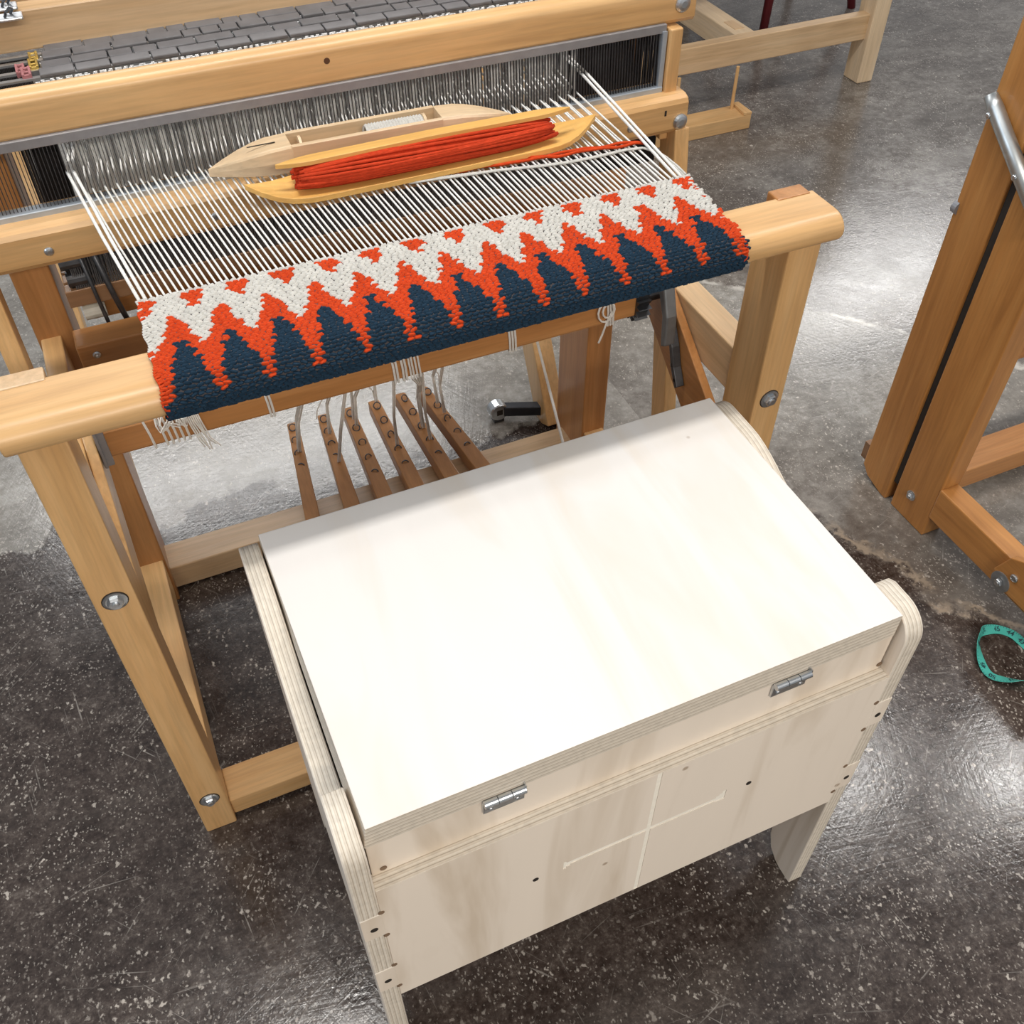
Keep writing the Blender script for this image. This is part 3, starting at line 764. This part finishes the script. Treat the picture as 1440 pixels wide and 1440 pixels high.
for layer, (rv, rz_, n) in enumerate(((.0265, .0155, 34), (.0215, .0125, 24))):
    for j in range(n):
        a = 2*math.pi*j/n+rg.uniform(-.05, .05); e = .172-rg.uniform(0, .012)-(.004 if math.sin(a) > 0 else 0)
        pts = []
        for i in range(15):
            u = -e+2*e*i/14; tq = 1-.32*(abs(u)/e)**5
            aa = a+.12*math.sin(u*14+j)
            pts.append(sl(u-.003, -.003+rv*math.cos(aa)*tq, zb+.0215+rz_*math.sin(aa)*tq))
        m.tube(pts, .0024, 5)
m.obj('red_yarn', YR, ss, smooth=True)
# loose ends running to the right selvedge
def loose(off, r, ex_pts): return MB().tube(ex_pts, r, 6)
def zt(y): return warp_z(y)+.0045
pr1 = [(.300, 1.098), (.330, 1.096), (.398, 1.089), (.44, 1.084), (.481, 1.081), (.53, 1.074), (.567, 1.072), (.61, 1.066), (.640, 1.062), (.650, 1.058)]
m = MB()
for k in (0, 1):
    m.tube([(x+.001*k, y+.0052*k+.0016*math.sin(x*90+k*2), zt(y)+.0006*math.sin(x*150+k*3)) for x, y in [(a[0]+(b[0]-a[0])*f, a[1]+(b[1]-a[1])*f) for a, b in zip(pr1, pr1[1:]) for f in (0, .25, .5, .75)]+[pr1[-1]]], .0021, 5)
m.obj('yarn_tail', YO, ss, smooth=True)
pw = [(.335, 1.089), (.36, 1.086), (.40, 1.080), (.449, 1.073), (.50, 1.062), (.539, 1.056), (.58, 1.055), (.620, 1.056), (.642, 1.050), (.652, 1.036), (.655, 1.015), (.656, .990), (.655, .967)]
m = MB()
for k in (0, 1):
    m.tube([(x+.003*k*(x > .62), y-.0034*k*(x < .64), zt(y)-.001+.0005*math.sin(x*150+k*3)) for x, y in pw], .0015, 5)
m.obj('yarn_tail', YW, bs, smooth=True)

# ------------------------------------------------------------------ the bench
bench = thing('weaving_bench', 'pale plywood weaving bench with hinged lid seat, standing in front of the golden loom', 'bench', (.335, .61, 0))
def side_outline():
    o = [(.404, 0), (.404, .600)]
    for i in range(0, 9):          # front ear
        a = math.pi-math.pi*.5*i/8; o.append((.439+.035*math.cos(a), .622+.035*math.sin(a)))
    o += [(.462, .657), (.472, .652), (.478, .636), (.484, .612), (.600, .612)]+[(.600+.145*i/10, .612+.040*(.5-.5*math.cos(math.pi*i/10))) for i in range(1, 11)]
    for i in range(0, 9):          # rear ear
        a = math.pi/2-math.pi*.5*i/8; o.append((.790+.036*math.cos(a), .616+.036*math.sin(a)))
    o += [(.826, 0), (.786, 0)]
    o += [(.772, .010), (.764, .035), (.752, .16), (.735, .22), (.70, .25), (.53, .25), (.497, .22), (.480, .16), (.468, .045), (.458, .018), (.442, .004), (.430, 0)]
    return o
for x0, x1 in ((.0092, .0320), (.6390, .662)):
    MB().prism(side_outline(), 'x', x0, x1).obj('side_panel', ply('x', 9, .0228, x0), bench, .0015, sharp=True)
    # fingers of the front board flush with the panel's front edge show as board tabs with a screw each
    inner = x1 if x0 < .1 else x0
# front board as a height field with routed grooves (3 mm deep) and finger tabs
def front_board():
    m = MB(); yF, yG, yB = .4035, .4044, .4215
    z0, z1 = .266, .562
    def quad(x0, x1, za, zb_, y): m.add([(x0, y, za), (x1, y, za), (x1, y, zb_), (x0, y, zb_)], [(0, 1, 2, 3)])
    xs = [.0320, .237, .241, .246, .3415, .3475, .433, .437, .441, .446, .6395]
    zs = [z0, .423, .427, .4300, .4375, .441, .444, .4485, z1]
    def groove(xc, zc):
        if .3415 < xc < .3475: return True
        if .237 < xc < .446 and .4300 < zc < .4375: return True
        if .237 < xc < .241 and .423 < zc < .441: return True
        if .241 < xc < .246 and .427 < zc < .4375: return True
        if .441 < xc < .446 and .427 < zc < .4485: return True
        if .437 < xc < .441 and .4275 < zc < .444: return True
        if .433 < xc < .437 and .4275 < zc < .441: return True
        return False
    G = [[groove((xs[i]+xs[i+1])/2, (zs[j]+zs[j+1])/2) for j in range(len(zs)-1)] for i in range(len(xs)-1)]
    for i in range(len(xs)-1):
        for j in range(len(zs)-1):
            g = G[i][j]
            if g: GR.add([(xs[i], yG, zs[j]), (xs[i+1], yG, zs[j]), (xs[i+1], yG, zs[j+1]), (xs[i], yG, zs[j+1])], [(0, 1, 2, 3)])
            else: quad(xs[i], xs[i+1], zs[j], zs[j+1], yF)
            if i and G[i-1][j] != g: m.add([(xs[i], yF, zs[j]), (xs[i], yG, zs[j]), (xs[i], yG, zs[j+1]), (xs[i], yF, zs[j+1])], [(0, 1, 2, 3)])
            if j and G[i][j-1] != g: m.add([(xs[i], yF, zs[j]), (xs[i], yG, zs[j]), (xs[i+1], yG, zs[j]), (xs[i+1], yF, zs[j])], [(0, 1, 2, 3)])
    a, b = xs[0], xs[-1]
    m.add([(a, yF, z1), (b, yF, z1), (b, yB, z1), (a, yB, z1)], [(0, 1, 2, 3)])
    m.add([(a, yF, z0), (b, yF, z0), (b, yB, z0), (a, yB, z0)], [(3, 2, 1, 0)])
    m.add([(a, yB, z0), (b, yB, z0), (b, yB, z1), (a, yB, z1)], [(3, 2, 1, 0)])
    m.add([(a, yF, z0), (a, yB, z0), (a, yB, z1), (a, yF, z1)], [(0, 1, 2, 3)])
    m.add([(b, yF, z0), (b, yB, z0), (b, yB, z1), (b, yF, z1)], [(3, 2, 1, 0)])
    return m
GR = MB()
fb = front_board().obj('front_board', ply('y', 6, .018, .4035), bench)
GR.obj('routed_groove', plain('fresh_cut_birch', (.95, .90, .80), .6, 0, .04, 200), fb)
for z0, z1 in ((.456, .508), (.300, .360)):
    for x0, x1, sx in ((.0095, .0322, .022), (.6388, .6617, .649)):
        tb = B(x0, x1, .4030, .420, z0, z1).obj('finger_joint', ply('y', 6, .018, .4035), fb, .0006)
    for sx in (.0215, .650):
        MB().lathe((sx, .4034, (z0+z1)/2-.004), [(.0042, 0), (.0042, -.0008)], 'y', 14).obj('screw_hole', HOLE, fb)
for sx, sz in ((.203, .429), (.477, .441)):
    MB().lathe((sx, .4034, sz), [(.0036, 0), (.0036, -.0006)], 'y', 12).obj('screw_hole', HOLE, fb)
for sx, sgn in ((.0325, 1), (.6375, -1)):
    for z in (.5115, .4525, .3640, .2965):
        MB().lathe((sx, .4034, z), [(.0034, 0), (.0034, -.0006)], 'y', 12).obj('corner_relief', plain('routed_corner', (.20, .13, .08), .8), fb)
ap = B(.034, .636, .4195, .4375, .520, .6245).obj('hinge_board', ply('y', 6, .018, .4195), bench, .0008)
for x in (.040, .628):
    MB().lathe((x+.006, .4193, .571), [(.0036, 0), (.0036, -.0008)], 'y', 12).obj('corner_relief', plain('routed_corner', (.20, .13, .08), .8), ap)
B(.0308, .6395, .790, .808, .30, .6245).obj('back_board', ply('y', 6, .018, .79), bench, .0008)
B(.0308, .6395, .4375, .790, .300, .315).obj('bottom_board', ply('z', 6, .015, .3), bench)
lid = MB().add([(.0325, .418, .6255), (.635, .418, .6255), (.635, .808, .6255), (.0335, .808, .6255), (.0372, .418, .662), (.635, .418, .662), (.635, .808, .662), (.0345, .808, .662)], [(0, 3, 2, 1), (4, 5, 6, 7), (0, 1, 5, 4), (1, 2, 6, 5), (2, 3, 7, 6), (3, 0, 4, 7)]).obj('lid', ply('z', 12, .0365, .6255, (.79, .755, .725), .95), bench, .0012)
for x0, x1 in ((.150, .194), (.479, .523)):
    h = MB().box(x0, x1, .4160, .4192, .6030, .6245).obj('hinge', STEEL, bench, .0008)
    L = (x1-x0)/3
    for i in range(3):
        MB().cyl((x0+L*i+.0004, .4135, .6262), (x0+L*(i+1)-.0004, .4135, .6262), .0042, 16).obj('knuckle', STEEL, h, smooth=False)
    for x in (x0+.008, x1-.008): panscrew((x, .4160, .6095), '-y', .0028, h, 'hinge_screw')
    B(x1-.001, x1+.0002, .412, .4185, .622, .634).obj('hinge_leaf', STEEL, h)

# ------------------------------------------------------------------ second loom at the right
l2 = thing('folding_loom', 'orange wooden loom with twin posts and a steel brace, at the right edge', 'loom', (1.33, .95, 0))
MB().prism([(1.098, .030), (1.098, 1.28), (1.014, 1.28), (1.014, 0), (1.030, 0), (1.078, .012)], 'x', 1.300, 1.347).obj('upright_post', wood('orange', 'z'), l2, .0025)
pb = MB().prism([(.998, 0), (.998, 1.28), (.899, 1.28), (.899, 0)], 'x', 1.302, 1.350).obj('upright_post', wood('orange', 'z'), l2, .0025)
B(1.308, 1.342, .9975, 1.0145, .05, 1.26).obj('gap_shade_strip', VOID, l2)  # added dark strip, painted shade for the open gap between the posts
hexbolt((1.302, .957, .063), '-x', .0075, pb)
B(1.300, 1.345, .30, .9005, .054, .132).obj('base_rail', wood('orange', 'y'), l2, .003)
B(1.312, 1.335, 1.090, 1.122, .028, .070).obj('peg_block', wood('brown', 'y'), l2, .001)
MB().cyl((1.304, 1.09, .634), (1.304, 1.1005, .634), .0115).obj('pivot_pin', plain('grey_pin', (.28, .29, .32), .5, .4), l2)
# cross rails running to the right
B(1.349, 2.3, .955, 1.025, .028, .082).obj('cross_rail', wood('amber', 'x'), l2, .003)
B(1.349, 2.3, 1.080, 1.120, .22, .275).obj('cross_rail', wood('amber', 'x'), l2, .003)
B(1.349, 2.3, .905, .945, .52, .57).obj('cross_rail', wood('amber', 'x'), l2, .003)
# foot plate with two fixings at the frame edge
fp = MB().prism([(.720, .100), (.700, .150), (.640, .185), (.50, .20), (.50, .075), (.690, .075)], 'x', 1.284, 1.300).obj('foot_plate', wood('orange', 'y'), l2, .002)
m = MB().lathe((1.2845, .696, .088), [(.021, 0), (.021, -.002), (.019, -.0026)], 'x', 24); m.obj('washer', plain('worn_zinc', (.30, .31, .32), .5, .7), fp)
hexbolt((1.2825, .696, .088), '-x', .0085, fp, washer=False)
panscrew((1.284, .676, .120), '-x', .008, fp, 'round_nail')
# flattened steel tube brace
m = MB(); m.tube([(1.287, 1.094, .829), (1.287, 1.078, .816), (1.286, 1.040, .788), (1.280, .90, .690)], [.0105, .0125, .0125, .0125], 16)
tb = m.obj('steel_brace', plain('galvanised_tube', (.50, .53, .54), .38, .9, .15, 40), l2, smooth=True)
panscrew((1.2755, 1.076, .806), '-x', .0048, tb, 'rivet')
panscrew((1.271, .985, .748), '-x', .0048, tb, 'rivet')

# ------------------------------------------------------------------ tape measure on the floor
tp = thing('tape_measure', 'looped teal tape measure lying on the dark floor under the right loom', 'tape measure', (1.25, .60, 0))
def ribbon():
    # centre line (x, y), lean angle (0 = flat, pi/2 = on edge) and height
    cl = [(1.300, .500, .9, .008), (1.262, .520, 1.1, .009), (1.232, .540, 1.0, .009), (1.207, .556, .45, .007), (1.190, .576, .18, .005), (1.194, .602, .35, .006), (1.212, .633, 1.0, .009), (1.232, .651, 1.25, .010), (1.252, .656, .55, .008), (1.276, .649, .15, .006), (1.292, .630, .12, .004), (1.296, .606, .12, .003), (1.300, .570, .15, .003), (1.318, .530, .2, .003)]
    pts = []
    for i in range(len(cl)-1):
        p0 = cl[max(i-1, 0)]; p1 = cl[i]; p2 = cl[i+1]; p3 = cl[min(i+2, len(cl)-1)]
        for k in range(6):
            t = k/6
            pts.append([.5*((2*b)+(-a+c)*t+(2*a-5*b+4*c-d)*t*t+(-a+3*b-3*c+d)*t**3) for a, b, c, d in zip(p0, p1, p2, p3)])
    return pts
RP = ribbon(); hw = .0092; vs = []; fs = []; FR = []
for i, (x, y, a, h) in enumerate(RP):
    q = RP[min(i+1, len(RP)-1)]; p = RP[max(i-1, 0)]
    d = Vector((q[0]-p[0], q[1]-p[1], 0)).normalized(); sd = Vector((-d.y, d.x, 0))
    w = sd*math.cos(a)+Vector((0, 0, 1))*math.sin(a); nn = d.cross(w)
    c = Vector((x, y, hw*math.sin(a)+.0015)); FR.append((c, d, w, nn))
    for s1, s2 in ((-1, -1), (1, -1), (1, 1), (-1, 1)): vs.append(c+w*hw*s1+nn*.0004*s2)
    if i:
        o = 4*i; fs += [(o-4+j, o-4+(j+1) % 4, o+(j+1) % 4, o+j) for j in range(4)]
tpm = MB().add(vs, fs).obj('tape', TEAL, tp)
m = MB()
for i in range(0, len(FR)-1):
    c, d, w, nn = FR[i]
    for sg in (1, -1):
        e = c+nn*.0006*sg
        m.add([e+w*hw*.95-d*.0004, e+w*hw*.95+d*.0004, e+w*hw*.62+d*.0004, e+w*hw*.62-d*.0004], [(0, 1, 2, 3)])
m.obj('tape_ticks', INK, tp)
for idx, txt in ((23, '50'), (29, '49'), (37, '47'), (45, '46'), (53, '45'), (59, '44'), (65, '43'), (16, '51')):
    c, d, w, nn = FR[idx]
    cu = bpy.data.curves.new('n', 'FONT'); cu.body = txt; cu.size = .013; cu.align_x = 'CENTER'; cu.align_y = 'CENTER'; cu.extrude = .0002; cu.offset = .0003
    to = bpy.data.objects.new('t', cu); me = bpy.data.meshes.new_from_object(to); bpy.data.objects.remove(to)
    R = Matrix((d, w, nn)).transposed().to_4x4(); side = 1
    if nn.z < 0: R = Matrix((d, -w, -nn)).transposed().to_4x4(); side = -1
    me.transform(Matrix.Translation(c+nn*.0008*side-WORLD[tp.name]) @ R)
    me.materials.clear(); me.materials.append(INK)
    o = bpy.data.objects.new('numeral', me); COL.objects.link(o); o.parent = tp

# ------------------------------------------------------------------ things behind the loom
wr = thing('wrench', 'black steel wrench with a round silver head on floor behind the treadles', 'tool', (.70, 1.56, 0))
wd = Vector((.917, -.36, 0)).normalized(); wc = Vector((.650, 1.575, .030))
m = MB(); m.beam(wc+wd*.014, wc+wd*.22, .026, .022, (0, 0, 1)); m.obj('handle', plain('black_paint_steel', (.03, .032, .04), .35, .3), wr, .003)
hd = MB().lathe(wc, [(.020, -.014), (.022, -.011), (.022, .011), (.020, .014)], 'y', 24).obj('socket_head', STEEL, wr)
B(wc.x-.007, wc.x+.007, wc.y-.0146, wc.y-.0135, wc.z-.006, wc.z+.008).obj('square_socket', HOLE, hd)
MB().beam(wc+wd*.17+Vector((0, 0, -.020)), wc+wd*.20+Vector((0, 0, -.020)), .020, .018, (0, 0, 1)).box(wc.x-.012, wc.x+.012, wc.y-.010, wc.y+.010, 0, .014).obj('foot', DARKSTEEL, wr)

tr = thing('trestle_table', 'pale pine table with square legs and a low rail, behind the golden loom', 'table', (2.2, 3.1, 0))
B(2.508, 2.572, 2.706, 2.786, 0, .78).obj('leg', wood('pale', 'z'), tr, .004)
B(1.20, 1.264, 2.706, 2.786, 0, .78).obj('leg', wood('pale', 'z'), tr, .004)
B(2.508, 2.572, 3.90, 3.98, 0, .78).obj('leg', wood('pale', 'z'), tr, .004)
B(1.20, 1.264, 3.90, 3.98, 0, .78).obj('leg', wood('pale', 'z'), tr, .004)
B(1.264, 2.512, 2.725, 2.765, .145, .228).obj('front_rail', wood('pine', 'x'), tr, .003)
B(1.264, 2.512, 3.92, 3.96, .145, .228).obj('rear_rail', wood('pine', 'x'), tr, .003)
st = B(2.000, 2.075, 2.765, 3.92, .150, .226).obj('stretcher', wood('pale', 'y'), tr, .003)
B(2.022, 2.058, 2.80, 2.87, .2255, .2275).obj('tenon_patch', wood('pine', 'y'), st)
B(1.15, 2.62, 2.68, 4.0, .78, .81).obj('table_top', wood('pale', 'x'), tr, .004)
so = thing('stool', 'burgundy lacquered stool with slender round legs behind the pale table frame', 'stool', (2.75, 3.45, 0))
for x, y, x2, y2 in ((2.93, 3.30, 2.86, 3.38), (2.44, 3.20, 2.53, 3.30), (2.95, 3.72, 2.87, 3.64), (2.47, 3.70, 2.55, 3.60)):
    MB().tube([(x, y, 0), (x2, y2, .46)], [.016, .020], 14).obj('leg', RED, so, smooth=True)
MB().lathe((2.70, 3.48, .46), [(.20, 0), (.215, .008), (.215, .026), (.20, .034)], 'z', 32).obj('seat', RED, so)
sd = thing('spool_stand', 'low wooden spool stand with thin upright dowels on floor beside the golden loom', 'spool stand', (1.85, 2.61, 0))
B(1.45, 1.975, 2.572, 2.655, 0, .048).obj('base', wood('beech', 'x'), sd, .003)
MB().prism([(1.945, 2.572), (1.975, 2.572), (1.975, 2.655), (1.952, 2.655)], 'z', .048, .056).obj('end_stop', wood('beech', 'y'), sd, .001)
for x in (1.50, 1.72, 1.935): MB().cyl((x, 2.632, .046), (x, 2.632, .185), .0055, 12).obj('dowel', wood('beech', 'z'), sd)
